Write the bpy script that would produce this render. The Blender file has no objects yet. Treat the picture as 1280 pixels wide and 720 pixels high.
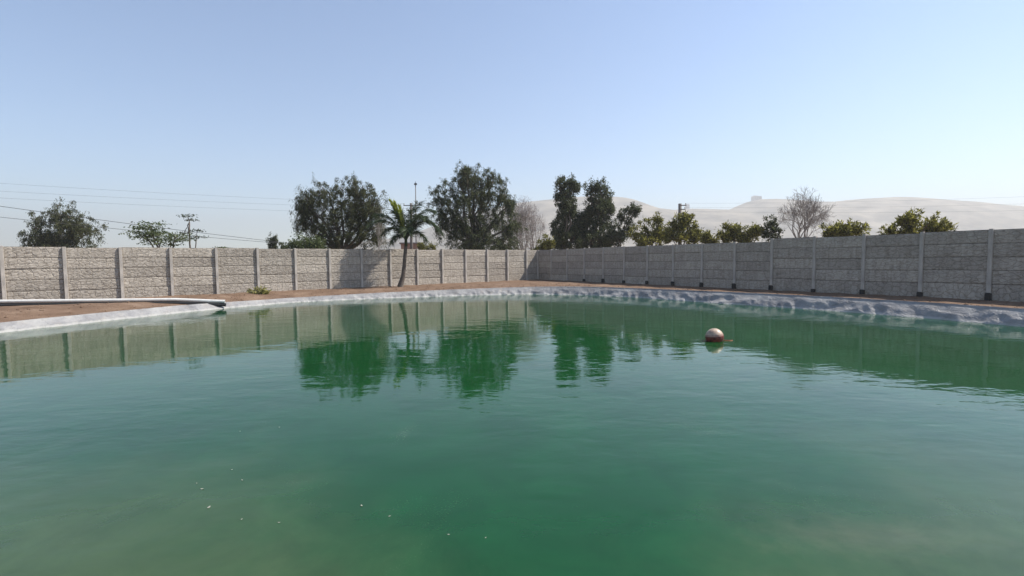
import bpy, bmesh, math, random
import numpy as np
from mathutils import Vector, Matrix, noise as mnoise

rnd = random.Random(7)
nrs = np.random.RandomState(11)
R = math.radians
sc = bpy.context.scene
COL = sc.collection

# ------------------------------------------------------------------ camera
F = 616.4                       # focal length in photo pixels (1280 wide)
CAMH = 2.18                     # eye height above the water (z = 0)
PITCH = math.atan((360 - 324.94) / F)
ROLL = 0.0107
cam = bpy.data.objects.new('camera', bpy.data.cameras.new('camera'))
COL.objects.link(cam)
fw = Vector((0, math.cos(PITCH), -math.sin(PITCH)))
up0 = Vector((0, math.sin(PITCH), math.cos(PITCH)))
rx = Vector((1, 0, 0))
cr = rx * math.cos(ROLL) - up0 * math.sin(ROLL)
cu = rx * math.sin(ROLL) + up0 * math.cos(ROLL)
CAM = Vector((0, 0, CAMH))
cam.matrix_world = Matrix(((cr.x, cu.x, -fw.x, CAM.x), (cr.y, cu.y, -fw.y, CAM.y),
                           (cr.z, cu.z, -fw.z, CAM.z), (0, 0, 0, 1)))
cam.data.sensor_width = 36
cam.data.lens = 36 * F / 1280
cam.data.clip_start = 0.05
cam.data.clip_end = 12000
sc.camera = cam

# ------------------------------------------------------------------ light
SUN_EL, SUN_AZ = 48, 78         # azimuth measured from +Y towards +X
w = bpy.data.worlds.new('World'); sc.world = w; w.use_nodes = True
nt = w.node_tree
sky = nt.nodes.new('ShaderNodeTexSky'); sky.sky_type = 'NISHITA'; sky.sun_disc = False
sky.sun_elevation = R(SUN_EL); sky.sun_rotation = R(SUN_AZ)
sky.air_density = 1.0; sky.dust_density = .1; sky.ozone_density = 3.6
bg = nt.nodes['Background']; bg.inputs['Strength'].default_value = 0.114
nt.links.new(sky.outputs[0], bg.inputs[0])
sl = bpy.data.lights.new('sun', 'SUN'); sl.energy = 4.9; sl.angle = R(0.6); sl.color = (1, .955, .88)
so = bpy.data.objects.new('sun', sl); COL.objects.link(so)
sd = Vector((math.sin(R(SUN_AZ)) * math.cos(R(SUN_EL)), math.cos(R(SUN_AZ)) * math.cos(R(SUN_EL)), math.sin(R(SUN_EL))))
so.rotation_euler = sd.to_track_quat('Z', 'Y').to_euler()
so.location = sd * 60
vs = sc.view_settings
vs.view_transform = 'Standard'; vs.look = 'None'; vs.exposure = 0.75; vs.gamma = 1; vs.use_curve_mapping = False
sc.cycles.max_bounces = 8
sc.cycles.volume_bounces = 0
sc.cycles.sample_clamp_indirect = 4

# ------------------------------------------------------------------ helpers
def ray(px, py):
    x = (px - 640) / F; y = (360 - py) / F
    return fw + cr * x + cu * y
def at(px, py, Y):              # the point at forward distance Y seen at photo pixel px, py
    d = ray(px, py); return CAM + d * (Y / d.y)
def onz(px, py, z=0.0):         # the point at height z seen at photo pixel px, py
    d = ray(px, py); return CAM + d * ((z - CAMH) / d.z)

def tag(o, label=None, cat=None, group=None, kind=None):
    if label: o['label'] = label
    if cat: o['category'] = cat
    if group: o['group'] = group
    if kind: o['kind'] = kind
    return o
def empty(name, loc, label, cat, group=None, rz=0):
    o = bpy.data.objects.new(name, None); o.empty_display_size = .3
    COL.objects.link(o); o.location = loc; o.rotation_euler.z = rz
    return tag(o, label, cat, group)
def link(name, me, mats, parent=None, smooth=False):
    for m in (mats if isinstance(mats, (list, tuple)) else [mats]): me.materials.append(m)
    if smooth:
        me.polygons.foreach_set('use_smooth', [True] * len(me.polygons))
    o = bpy.data.objects.new(name, me); COL.objects.link(o)
    if parent is not None:
        o.parent = parent
        o.matrix_parent_inverse = (Matrix.Translation(parent.location) @ parent.rotation_euler.to_matrix().to_4x4()).inverted()
    return o

class MB:                        # collects verts and faces in world coordinates
    def __init__(s): s.v = []; s.f = []
    def add(s, vs, fs):
        n = len(s.v); s.v += [tuple(p) for p in vs]; s.f += [tuple(i + n for i in q) for q in fs]
    def box(s, c, sx, sy, sz, rz=0, taper=1.0):
        ca, sa = math.cos(rz), math.sin(rz); P = []
        for z in (-1, 1):
            k = 1 if z < 0 else taper
            for x, y in ((-1, -1), (1, -1), (1, 1), (-1, 1)):
                X, Y = x * sx / 2 * k, y * sy / 2 * k
                P.append((c[0] + X * ca - Y * sa, c[1] + X * sa + Y * ca, c[2] + z * sz / 2))
        s.add(P, [(0, 3, 2, 1), (4, 5, 6, 7), (0, 1, 5, 4), (1, 2, 6, 5), (2, 3, 7, 6), (3, 0, 4, 7)])
    def tube(s, pts, rad, n=6, caps=True):
        pts = [Vector(p) for p in pts]; rings = []
        if not isinstance(rad, (list, tuple)): rad = [rad] * len(pts)
        a = None
        for i, p in enumerate(pts):
            d = (pts[min(i + 1, len(pts) - 1)] - pts[max(i - 1, 0)])
            d = d.normalized() if d.length > 1e-9 else Vector((0, 0, 1))
            if a is None: a = d.orthogonal().normalized()
            a = (a - d * a.dot(d))
            a = a.normalized() if a.length > 1e-6 else d.orthogonal().normalized()
            b = d.cross(a)
            rings.append([p + (a * math.cos(2 * math.pi * k / n) + b * math.sin(2 * math.pi * k / n)) * rad[i] for k in range(n)])
        P = [q for r in rings for q in r]; fs = []
        for i in range(len(pts) - 1):
            for k in range(n):
                fs.append((i * n + k, i * n + (k + 1) % n, (i + 1) * n + (k + 1) % n, (i + 1) * n + k))
        if caps:
            fs.append(tuple(range(n))[::-1]); fs.append(tuple((len(pts) - 1) * n + k for k in range(n)))
        s.add(P, fs)
    def mesh(s, name):
        me = bpy.data.meshes.new(name); me.from_pydata(s.v, [], s.f); me.update(); return me
    def build(s, name, mat, parent=None, smooth=False):
        return link(name, s.mesh(name), mat, parent, smooth)

def quads_mesh(name, V):         # V: (n,4,3) array -> mesh of separate quads
    n = len(V); me = bpy.data.meshes.new(name)
    me.vertices.add(n * 4); me.vertices.foreach_set('co', V.reshape(-1).astype(np.float32))
    me.loops.add(n * 4); me.loops.foreach_set('vertex_index', np.arange(n * 4, dtype=np.int32))
    me.polygons.add(n); me.polygons.foreach_set('loop_start', np.arange(0, n * 4, 4, dtype=np.int32))
    me.polygons.foreach_set('loop_total', np.full(n, 4, dtype=np.int32))
    me.update(calc_edges=True); return me

# ------------------------------------------------------------------ materials
def mat(name):
    m = bpy.data.materials.new(name); m.use_nodes = True
    t = m.node_tree; return m, t.nodes, t.links, t.nodes['Principled BSDF']
def N(nodes, typ, **kw):
    n = nodes.new(typ)
    for k, v in kw.items():
        if k in n.inputs: n.inputs[k].default_value = v
        else: setattr(n, k, v)
    return n
def ramp(nodes, stops):
    r = nodes.new('ShaderNodeValToRGB'); e = r.color_ramp.elements
    while len(e) > 1: e.remove(e[-1])
    e[0].position, e[0].color = stops[0][0], (*stops[0][1], 1)
    for p, c in stops[1:]:
        q = e.new(p); q.color = (*c, 1)
    return r
def mix(nodes, links, fac, a, b, blend='MIX'):
    n = nodes.new('ShaderNodeMix'); n.data_type = 'RGBA'; n.blend_type = blend
    for sock, v in ((n.inputs[0], fac), (n.inputs[6], a), (n.inputs[7], b)):
        if hasattr(v, 'links'): links.new(v, sock)
        elif isinstance(v, (int, float)): sock.default_value = v
        else: sock.default_value = (*v, 1)
    return n.outputs[2]

def simple(name, c, rough=.7, var=.25, scale=8, bump=.0, bscale=40):
    m, n, l, b = mat(name)
    tc = N(n, 'ShaderNodeTexCoord'); t = N(n, 'ShaderNodeTexNoise', Scale=scale, Detail=6.0, Roughness=.65)
    l.new(tc.outputs['Object'], t.inputs['Vector'])
    r = ramp(n, [(.3, tuple(x * (1 - var) for x in c)), (.7, tuple(min(1, x * (1 + var)) for x in c))])
    l.new(t.outputs[0], r.inputs[0]); l.new(r.outputs[0], b.inputs['Base Color'])
    b.inputs['Roughness'].default_value = rough
    if bump:
        t2 = N(n, 'ShaderNodeTexNoise', Scale=bscale, Detail=5.0); l.new(tc.outputs['Object'], t2.inputs['Vector'])
        bp = N(n, 'ShaderNodeBump', Strength=1.0, Distance=bump); l.new(t2.outputs[0], bp.inputs['Height']); l.new(bp.outputs[0], b.inputs['Normal'])
    return m

def leaf_mat(name, dark, light, trans=.35, rough=.5):
    m, n, l, b = mat(name)
    g = N(n, 'ShaderNodeNewGeometry')
    r = ramp(n, [(0, dark), (.65, tuple((a + c) / 2 for a, c in zip(dark, light))), (1, light)])
    l.new(g.outputs['Random Per Island'], r.inputs[0])
    l.new(r.outputs[0], b.inputs['Base Color'])
    b.inputs['Roughness'].default_value = rough
    b.inputs['Specular IOR Level'].default_value = .15
    tr = N(n, 'ShaderNodeBsdfTranslucent'); l.new(r.outputs[0], tr.inputs[0])
    mx = N(n, 'ShaderNodeMixShader'); mx.inputs[0].default_value = trans
    l.new(b.outputs[0], mx.inputs[1]); l.new(tr.outputs[0], mx.inputs[2])
    l.new(mx.outputs[0], n['Material Output'].inputs[0])
    return m

def panel_mat():
    m, n, l, b = mat('cast_stone_concrete')
    tc = N(n, 'ShaderNodeTexCoord'); oi = N(n, 'ShaderNodeObjectInfo')
    off = N(n, 'ShaderNodeVectorMath', operation='MULTIPLY_ADD')
    l.new(oi.outputs['Random'], off.inputs[0]); off.inputs[1].default_value = (37, 11, 53); l.new(tc.outputs['Object'], off.inputs[2])
    mp = N(n, 'ShaderNodeMapping'); mp.inputs['Scale'].default_value = (4.2, 4.2, 8.5); l.new(off.outputs[0], mp.inputs[0])
    wn = N(n, 'ShaderNodeTexNoise', Scale=5.0, Detail=4.0); l.new(off.outputs[0], wn.inputs['Vector'])
    wa = N(n, 'ShaderNodeVectorMath', operation='MULTIPLY_ADD'); l.new(wn.outputs['Color'], wa.inputs[0]); wa.inputs[1].default_value = (.9, .9, .9); l.new(mp.outputs[0], wa.inputs[2])
    ve = N(n, 'ShaderNodeTexVoronoi', feature='DISTANCE_TO_EDGE', Scale=1.0); l.new(wa.outputs[0], ve.inputs['Vector'])
    vc = N(n, 'ShaderNodeTexVoronoi', Scale=1.0); l.new(wa.outputs[0], vc.inputs['Vector'])
    crk = ramp(n, [(0, (0, 0, 0)), (.10, (1, 1, 1))]); l.new(ve.outputs['Distance'], crk.inputs[0])
    fine = N(n, 'ShaderNodeTexNoise', Scale=28.0, Detail=8.0, Roughness=.75); l.new(off.outputs[0], fine.inputs['Vector'])
    blot = N(n, 'ShaderNodeTexNoise', Scale=1.6, Detail=6.0, Roughness=.6); l.new(off.outputs[0], blot.inputs['Vector'])
    r1 = ramp(n, [(.25, (.33, .293, .252)), (.5, (.48, .433, .375)), (.8, (.61, .557, .488))]); l.new(fine.outputs[0], r1.inputs[0])
    r2 = ramp(n, [(.3, (.74, .73, .72)), (.7, (1, 1, 1))]); l.new(blot.outputs[0], r2.inputs[0])
    c = mix(n, l, .8, r1.outputs[0], r2.outputs[0], 'MULTIPLY')
    bw = N(n, 'ShaderNodeMath', operation='MULTIPLY'); l.new(oi.outputs['Random'], bw.inputs[0]); bw.inputs[1].default_value = 1
    r3 = ramp(n, [(0, (.8, .79, .78)), (1, (1.08, 1.07, 1.05))]); l.new(bw.outputs[0], r3.inputs[0])
    c = mix(n, l, 1.0, c, r3.outputs[0], 'MULTIPLY')
    dirt = ramp(n, [(0, (.6, .58, .55)), (.9, (1, 1, 1))]); l.new(crk.outputs[0], dirt.inputs[0])
    c = mix(n, l, .75, c, dirt.outputs[0], 'MULTIPLY')
    # rain streaks running down the face
    ms = N(n, 'ShaderNodeMapping'); ms.inputs['Scale'].default_value = (9, 9, .6); l.new(off.outputs[0], ms.inputs[0])
    st = N(n, 'ShaderNodeTexNoise', Scale=1.0, Detail=4.0); l.new(ms.outputs[0], st.inputs['Vector'])
    r4 = ramp(n, [(.35, (.7, .68, .66)), (.6, (1, 1, 1))]); l.new(st.outputs[0], r4.inputs[0])
    c = mix(n, l, .5, c, r4.outputs[0], 'MULTIPLY')
    # shadow of the joints between the slabs, painted into the colour
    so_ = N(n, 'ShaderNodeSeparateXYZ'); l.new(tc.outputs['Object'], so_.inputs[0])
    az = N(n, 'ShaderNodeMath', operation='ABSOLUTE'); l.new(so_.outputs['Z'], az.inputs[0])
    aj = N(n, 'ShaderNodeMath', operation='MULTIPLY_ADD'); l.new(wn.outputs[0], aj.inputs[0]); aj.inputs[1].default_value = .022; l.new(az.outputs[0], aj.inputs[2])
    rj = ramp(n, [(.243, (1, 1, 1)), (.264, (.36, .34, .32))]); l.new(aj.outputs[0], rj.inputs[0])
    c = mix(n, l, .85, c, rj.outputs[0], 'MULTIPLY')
    l.new(c, b.inputs['Base Color']); b.inputs['Roughness'].default_value = .93; b.inputs['Specular IOR Level'].default_value = .2
    h1 = N(n, 'ShaderNodeMath', operation='MULTIPLY_ADD'); l.new(vc.outputs['Color'], h1.inputs[0]); h1.inputs[1].default_value = .5; l.new(crk.outputs[0], h1.inputs[2])
    h2 = N(n, 'ShaderNodeMath', operation='MULTIPLY_ADD'); l.new(fine.outputs[0], h2.inputs[0]); h2.inputs[1].default_value = .9; l.new(h1.outputs[0], h2.inputs[2])
    bp = N(n, 'ShaderNodeBump', Strength=1.0, Distance=.012); l.new(h2.outputs[0], bp.inputs['Height']); l.new(bp.outputs[0], b.inputs['Normal'])
    return m

M = {}
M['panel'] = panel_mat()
M['post'] = simple('post_concrete', (.41, .37, .325), .9, .25, 6, .006, 30)
M['footing'] = simple('bitumen_footing', (.02, .019, .018), .8, .3, 10)
M['bark'] = simple('bark', (.11, .085, .065), .9, .4, 12, .02, 25)
M['palebark'] = simple('pale_bark', (.36, .31, .27), .9, .3, 12)
M['twig'] = simple('twig_bark', (.22, .185, .16), .9, .3, 12)
M['palmbark'] = simple('palm_bark', (.10, .08, .065), .9, .35, 14, .02, 20)
M['pole'] = simple('weathered_pole', (.13, .115, .10), .85, .25, 6)
M['dark_metal'] = simple('dark_metal', (.05, .05, .05), .5, .2, 6)
M['wire'] = simple('wire', (.05, .05, .05), .6, .1, 4)
M['porcelain'] = simple('insulator_porcelain', (.30, .26, .22), .4, .1, 8)
M['pepper'] = leaf_mat('pepper_leaves', (.020, .028, .010), (.165, .17, .08), .42)
M['pepper2'] = leaf_mat('pepper_leaves_olive', (.018, .027, .010), (.15, .165, .075), .42)
M['olive'] = leaf_mat('grey_green_leaves', (.018, .025, .010), (.155, .175, .09), .4)
M['mango'] = leaf_mat('yellow_green_leaves', (.035, .038, .009), (.35, .33, .075), .46)
M['almond'] = leaf_mat('layered_tree_leaves', (.030, .042, .022), (.08, .10, .05), .3)
M['shrub'] = leaf_mat('fresh_shrub_leaves', (.045, .065, .022), (.17, .20, .09), .4)
M['palmleaf'] = leaf_mat('palm_leaflets', (.026, .042, .018), (.105, .14, .065), .36, .4)
M['palmspear'] = leaf_mat('young_palm_leaflets', (.16, .19, .02), (.30, .33, .05), .4, .4)
M['weed'] = leaf_mat('dry_weed_leaves', (.16, .16, .04), (.46, .42, .16), .35)
M['drybloom'] = leaf_mat('dry_pods', (.26, .22, .20), (.50, .45, .43), .3)

def soil_mat():
    m, n, l, b = mat('brown_soil')
    g = N(n, 'ShaderNodeNewGeometry')
    t = N(n, 'ShaderNodeTexNoise', Scale=.9, Detail=9.0, Roughness=.7); l.new(g.outputs['Position'], t.inputs['Vector'])
    r = ramp(n, [(.3, (.12, .075, .05)), (.52, (.205, .135, .092)), (.72, (.29, .205, .145))]); l.new(t.outputs[0], r.inputs[0])
    t3 = N(n, 'ShaderNodeTexNoise', Scale=22.0, Detail=6.0, Roughness=.7); l.new(g.outputs['Position'], t3.inputs['Vector'])
    r3 = ramp(n, [(.3, (.6, .58, .56)), (.7, (1.1, 1.1, 1.1))]); l.new(t3.outputs[0], r3.inputs[0])
    c = mix(n, l, .8, r.outputs[0], r3.outputs[0], 'MULTIPLY')
    l.new(c, b.inputs['Base Color']); b.inputs['Roughness'].default_value = .97; b.inputs['Specular IOR Level'].default_value = .1
    bp = N(n, 'ShaderNodeBump', Strength=1.0, Distance=.035); l.new(t3.outputs[0], bp.inputs['Height']); l.new(bp.outputs[0], b.inputs['Normal'])
    return m
M['soil'] = soil_mat()

def liner_mat():
    m, n, l, b = mat('pale_geomembrane')
    g = N(n, 'ShaderNodeNewGeometry')
    t = N(n, 'ShaderNodeTexNoise', Scale=1.1, Detail=8.0, Roughness=.7); l.new(g.outputs['Position'], t.inputs['Vector'])
    r = ramp(n, [(.3, (.14, .136, .138)), (.5, (.235, .228, .225)), (.7, (.33, .32, .305))]); l.new(t.outputs[0], r.inputs[0])
    # dusty brown soil blown over it
    t2 = N(n, 'ShaderNodeTexNoise', Scale=2.7, Detail=9.0, Roughness=.75); l.new(g.outputs['Position'], t2.inputs['Vector'])
    r2 = ramp(n, [(.52, (0, 0, 0)), (.78, (.55, .55, .55))]); l.new(t2.outputs[0], r2.inputs[0])
    c = mix(n, l, r2.outputs[0], r.outputs[0], (.34, .27, .21))
    sz_ = N(n, 'ShaderNodeSeparateXYZ'); l.new(g.outputs['Position'], sz_.inputs[0])
    sa_ = N(n, 'ShaderNodeMath', operation='MULTIPLY_ADD'); l.new(t2.outputs[0], sa_.inputs[0]); sa_.inputs[1].default_value = -.10; l.new(sz_.outputs['Z'], sa_.inputs[2])
    tm = ramp(n, [(.0, (.75, .75, .75)), (.03, (0, 0, 0))]); l.new(sa_.outputs[0], tm.inputs[0])     # paler band along the waterline
    c = mix(n, l, tm.outputs[0], c, (.36, .35, .325))
    l.new(c, b.inputs['Base Color']); b.inputs['Roughness'].default_value = .6
    b.inputs['Specular IOR Level'].default_value = .3
    t3 = N(n, 'ShaderNodeTexNoise', Scale=5.0, Detail=6.0, Roughness=.5, Distortion=1.0); l.new(g.outputs['Position'], t3.inputs['Vector'])
    wd = N(n, 'ShaderNodeVectorMath', operation='MULTIPLY_ADD'); l.new(t3.outputs['Color'], wd.inputs[0]); wd.inputs[1].default_value = (.35, .35, .35); l.new(g.outputs['Position'], wd.inputs[2])
    vo = N(n, 'ShaderNodeTexVoronoi', feature='DISTANCE_TO_EDGE', Scale=1.5)
    wz = N(n, 'ShaderNodeVectorMath', operation='MULTIPLY'); l.new(wd.outputs[0], wz.inputs[0]); wz.inputs[1].default_value = (.8, .8, 2.6); l.new(wz.outputs[0], vo.inputs['Vector'])
    vr = ramp(n, [(0, (1, 1, 1)), (.05, (.45, .45, .45)), (.22, (0, 0, 0))]); l.new(vo.outputs['Distance'], vr.inputs[0])      # sharp pinched creases
    hh = N(n, 'ShaderNodeMath', operation='MULTIPLY_ADD'); l.new(vr.outputs[0], hh.inputs[0]); hh.inputs[1].default_value = .38; l.new(t3.outputs[0], hh.inputs[2])
    bp = N(n, 'ShaderNodeBump', Strength=1.0, Distance=.03); l.new(hh.outputs[0], bp.inputs['Height']); l.new(bp.outputs[0], b.inputs['Normal'])
    return m
M['liner'] = liner_mat()

def water_mat():
    m, n, l, b = mat('green_pond_water')
    g = N(n, 'ShaderNodeNewGeometry'); P = g.outputs['Position']
    sx = N(n, 'ShaderNodeSeparateXYZ'); l.new(P, sx.inputs[0])
    t = N(n, 'ShaderNodeTexNoise', Scale=.22, Detail=5.0, Roughness=.6); l.new(P, t.inputs['Vector'])
    deep = ramp(n, [(.3, (.004, .045, .011)), (.7, (.0055, .057, .015))]); l.new(t.outputs[0], deep.inputs[0])
    # silt stirred up over the shallow ledge along the near bank, thickest to both sides
    ax = N(n, 'ShaderNodeMath', operation='ABSOLUTE'); 
    xo = N(n, 'ShaderNodeMath', operation='SUBTRACT'); l.new(sx.outputs['X'], xo.inputs[0]); xo.inputs[1].default_value = .35; l.new(xo.outputs[0], ax.inputs[0])
    lim = N(n, 'ShaderNodeMath', operation='MINIMUM'); l.new(ax.outputs[0], lim.inputs[0]); lim.inputs[1].default_value = 3.4; ax = lim
    a1 = N(n, 'ShaderNodeMath', operation='MULTIPLY_ADD'); l.new(ax.outputs[0], a1.inputs[0]); a1.inputs[1].default_value = 1.0; 
    yy = N(n, 'ShaderNodeMath', operation='MULTIPLY'); l.new(sx.outputs['Y'], yy.inputs[0]); yy.inputs[1].default_value = -1.05
    l.new(yy.outputs[0], a1.inputs[2])
    t2 = N(n, 'ShaderNodeTexNoise', Scale=.75, Detail=6.0, Roughness=.62); l.new(P, t2.inputs['Vector'])
    a2 = N(n, 'ShaderNodeMath', operation='MULTIPLY_ADD'); l.new(t2.outputs[0], a2.inputs[0]); a2.inputs[1].default_value = 3.4; l.new(a1.outputs[0], a2.inputs[2])
    mr = N(n, 'ShaderNodeMapRange'); l.new(a2.outputs[0], mr.inputs[0])
    mr.inputs[1].default_value = -2.4; mr.inputs[2].default_value = 2.2; mr.inputs[3].default_value = 0; mr.inputs[4].default_value = .36
    mr.interpolation_type = 'SMOOTHERSTEP'
    c = mix(n, l, mr.outputs[0], deep.outputs[0], (.12, .125, .065))
    # a pale silted hump close under the surface by the right of the near bank
    vd = N(n, 'ShaderNodeVectorMath', operation='SUBTRACT'); l.new(P, vd.inputs[0]); vd.inputs[1].default_value = (2.75, 3.72, 0)
    vm = N(n, 'ShaderNodeVectorMath', operation='MULTIPLY'); l.new(vd.outputs[0], vm.inputs[0]); vm.inputs[1].default_value = (.75, 2.6, 0)
    vl = N(n, 'ShaderNodeVectorMath', operation='LENGTH'); l.new(vm.outputs[0], vl.inputs[0])
    t4 = N(n, 'ShaderNodeTexNoise', Scale=2.6, Detail=6.0, Roughness=.65); l.new(P, t4.inputs['Vector'])
    ad = N(n, 'ShaderNodeMath', operation='MULTIPLY_ADD'); l.new(t4.outputs[0], ad.inputs[0]); ad.inputs[1].default_value = 1.5; l.new(vl.outputs['Value'], ad.inputs[2])
    m2 = N(n, 'ShaderNodeMapRange', interpolation_type='SMOOTHSTEP'); l.new(ad.outputs[0], m2.inputs[0]); m2.inputs[1].default_value = 1.7; m2.inputs[2].default_value = .6; m2.inputs[3].default_value = 0; m2.inputs[4].default_value = .16
    c = mix(n, l, m2.outputs[0], c, (.27, .24, .165))
    # uneven turbidity and thin drifting films of dust
    ts = N(n, 'ShaderNodeTexNoise', Scale=.9, Detail=8.0, Roughness=.7, Distortion=1.2); l.new(P, ts.inputs['Vector'])
    rs = ramp(n, [(.3, (.78, .80, .80)), (.7, (1.2, 1.17, 1.2))]); l.new(ts.outputs[0], rs.inputs[0])
    c = mix(n, l, 1.0, c, rs.outputs[0], 'MULTIPLY')
    td = N(n, 'ShaderNodeTexNoise', Scale=55.0, Detail=3.0, Roughness=.6); l.new(P, td.inputs['Vector'])
    tf = N(n, 'ShaderNodeTexNoise', Scale=.5, Detail=5.0, Roughness=.65, Distortion=.8); l.new(P, tf.inputs['Vector'])
    dm = N(n, 'ShaderNodeMath', operation='MULTIPLY'); l.new(td.outputs[0], dm.inputs[0]); l.new(tf.outputs[0], dm.inputs[1])
    rd = ramp(n, [(.36, (0, 0, 0)), (.46, (.30, .30, .30))]); l.new(dm.outputs[0], rd.inputs[0])
    c = mix(n, l, rd.outputs[0], c, (.20, .22, .15))
    l.new(c, b.inputs['Base Color'])
    b.inputs['Roughness'].default_value = .03; b.inputs['IOR'].default_value = 1.33; b.inputs['Specular Tint'].default_value = (.88, 1.0, .92, 1)
    # ripples: a breeze-roughened middle and calmer edges
    mp = N(n, 'ShaderNodeMapping'); mp.inputs['Scale'].default_value = (.55, 1.0, 1.0); mp.inputs['Rotation'].default_value = (0, 0, .12); l.new(P, mp.inputs[0])
    w1 = N(n, 'ShaderNodeTexNoise', Scale=1.5, Detail=2.0, Roughness=.5, Distortion=.4); l.new(mp.outputs[0], w1.inputs['Vector'])
    w2 = N(n, 'ShaderNodeTexNoise', Scale=6.5, Detail=2.0, Roughness=.5, Distortion=.3); l.new(mp.outputs[0], w2.inputs['Vector'])
    patch = N(n, 'ShaderNodeTexNoise', Scale=.13, Detail=3.0); l.new(P, patch.inputs['Vector'])
    pr = ramp(n, [(.40, (.35, .35, .35)), (.6, (1.1, 1.1, 1.1))]); l.new(patch.outputs[0], pr.inputs[0])
    h = N(n, 'ShaderNodeMath', operation='MULTIPLY_ADD'); l.new(w2.outputs[0], h.inputs[0]); h.inputs[1].default_value = .27; l.new(w1.outputs[0], h.inputs[2])
    h2 = N(n, 'ShaderNodeMath', operation='MULTIPLY'); l.new(h.outputs[0], h2.inputs[0]); l.new(pr.outputs[0], h2.inputs[1])
    bp = N(n, 'ShaderNodeBump', Strength=1.0, Distance=.012); l.new(h2.outputs[0], bp.inputs['Height']); l.new(bp.outputs[0], b.inputs['Normal'])
    return m
M['water'] = water_mat()

def hill_mat():
    m, n, l, b = mat('desert_hill')
    g = N(n, 'ShaderNodeNewGeometry')
    mp = N(n, 'ShaderNodeMapping'); mp.inputs['Scale'].default_value = (1, 1, 3); l.new(g.outputs['Position'], mp.inputs[0])
    t = N(n, 'ShaderNodeTexNoise', Scale=.012, Detail=10.0, Roughness=.62); l.new(mp.outputs[0], t.inputs['Vector'])
    r = ramp(n, [(.36, (.10, .082, .058)), (.64, (.36, .30, .225))]); l.new(t.outputs[0], r.inputs[0])
    l.new(r.outputs[0], b.inputs['Base Color']); b.inputs['Roughness'].default_value = 1; b.inputs['Specular IOR Level'].default_value = 0
    return m
M['hill'] = hill_mat()

# ------------------------------------------------------------------ pond outline
ctrl = [(-16.6, 15.2), (-14.8, 21.2), (-13.8, 23.5), (-12.9, 24.9), (-11.5, 26.8), (-6.6, 29.3), (0, 31.1), (3.6, 30.3), (6.5, 28.2),
        (10.0, 23.6), (13.2, 19.3), (15.4, 15.0), (16.4, 10.0), (15.9, 5.2), (12.6, 2.2), (7, .95), (0, .75), (-7.5, 1.0), (-13.5, 3.4), (-16.6, 8.5)]
rimz = [.28, .28, .25, .23, .22, .31, .40, .46, .46, .50, .50, .48, .46, .42, .4, .4, .4, .4, .36, .33]
def closed_spline(P, per):
    out = []; n = len(P)
    for i in range(n):
        p = [np.array(P[(i + k) % n], float) for k in (-1, 0, 1, 2)]
        for j in range(per):
            t = j / per
            out.append(.5 * ((2 * p[1]) + (-p[0] + p[2]) * t + (2 * p[0] - 5 * p[1] + 4 * p[2] - p[3]) * t * t + (-p[0] + 3 * p[1] - 3 * p[2] + p[3]) * t ** 3))
    return np.array(out)
OUT = closed_spline([(x, y, z) for (x, y), z in zip(ctrl, rimz)], 60)      # x, y, rim height
# even spacing along the line
seg = np.r_[0, np.cumsum(np.linalg.norm(np.diff(np.vstack([OUT, OUT[:1]])[:, :2], axis=0), axis=1))]
NS = 1800; u = np.linspace(0, seg[-1], NS, endpoint=False); ext = np.vstack([OUT, OUT[:1]])
OUT = np.stack([np.interp(u, seg, ext[:, k]) for k in range(3)], 1)
tang = np.roll(OUT[:, :2], -1, 0) - np.roll(OUT[:, :2], 1, 0); tang /= np.linalg.norm(tang, axis=1)[:, None]
NRM = np.stack([-tang[:, 1], tang[:, 0]], 1)                                 # outward (outline runs clockwise)
if np.mean((OUT[:, :2] - OUT[:, :2].mean(0)) * NRM) < 0: NRM = -NRM
GZ = .46                                                                    # level of the yard round the pond

# water
wv = [(p[0] + n[0] * .06, p[1] + n[1] * .06, 0) for p, n in zip(OUT[::5], NRM[::5])]
bm = MB(); bm.add(wv, [tuple(range(len(wv)))])
o = bm.build('water', M['water']); tag(o, 'still green pond water mirroring the wall and trees', 'water', kind='structure')
if o.data.polygons[0].normal.z < 0: o.data.flip_normals()

# ground: one sheet from the rim outwards to the horizon
rings = [.42, .55, .75, 1.0, 1.3, 1.7, 2.2, 3, 4, 5.5, 7.5, 10, 14, 20, 35, 80, 200, 600, 1060]
Gv = []; sub = OUT[::3]; subn = NRM[::3]; ns = len(sub); cen = np.array([0., 15.])
for k, d in enumerate(rings):
    for p, n in zip(sub, subn):
        dirc = p[:2] - cen; dirc = dirc / np.linalg.norm(dirc); t = min(1, d / 6)
        q = n * (1 - t) + dirc * t; q = q / np.linalg.norm(q)
        x, y = p[0] + q[0] * d, p[1] + q[1] * d
        s = min(1, max(0, (d - .42) / 2.4)); s = s * s * (3 - 2 * s)
        z = (p[2] - .035) * (1 - s) + GZ * s
        if .5 < d < 40:
            z += .045 * mnoise.fractal(Vector((x * .9, y * .9, 3)), 1, 2, 4) * min(1, d)
        Gv.append((x, y, z))
Gf = []
for k in range(len(rings) - 1):
    for i in range(ns):
        j = (i + 1) % ns; Gf.append((k * ns + i, (k + 1) * ns + i, (k + 1) * ns + j, k * ns + j))
bm = MB(); bm.add(Gv, Gf); o = bm.build('ground', M['soil'], smooth=True)
tag(o, 'bare brown soil around the pond', 'ground', kind='structure')
if o.data.polygons[0].normal.z < 0: o.data.flip_normals()

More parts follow.
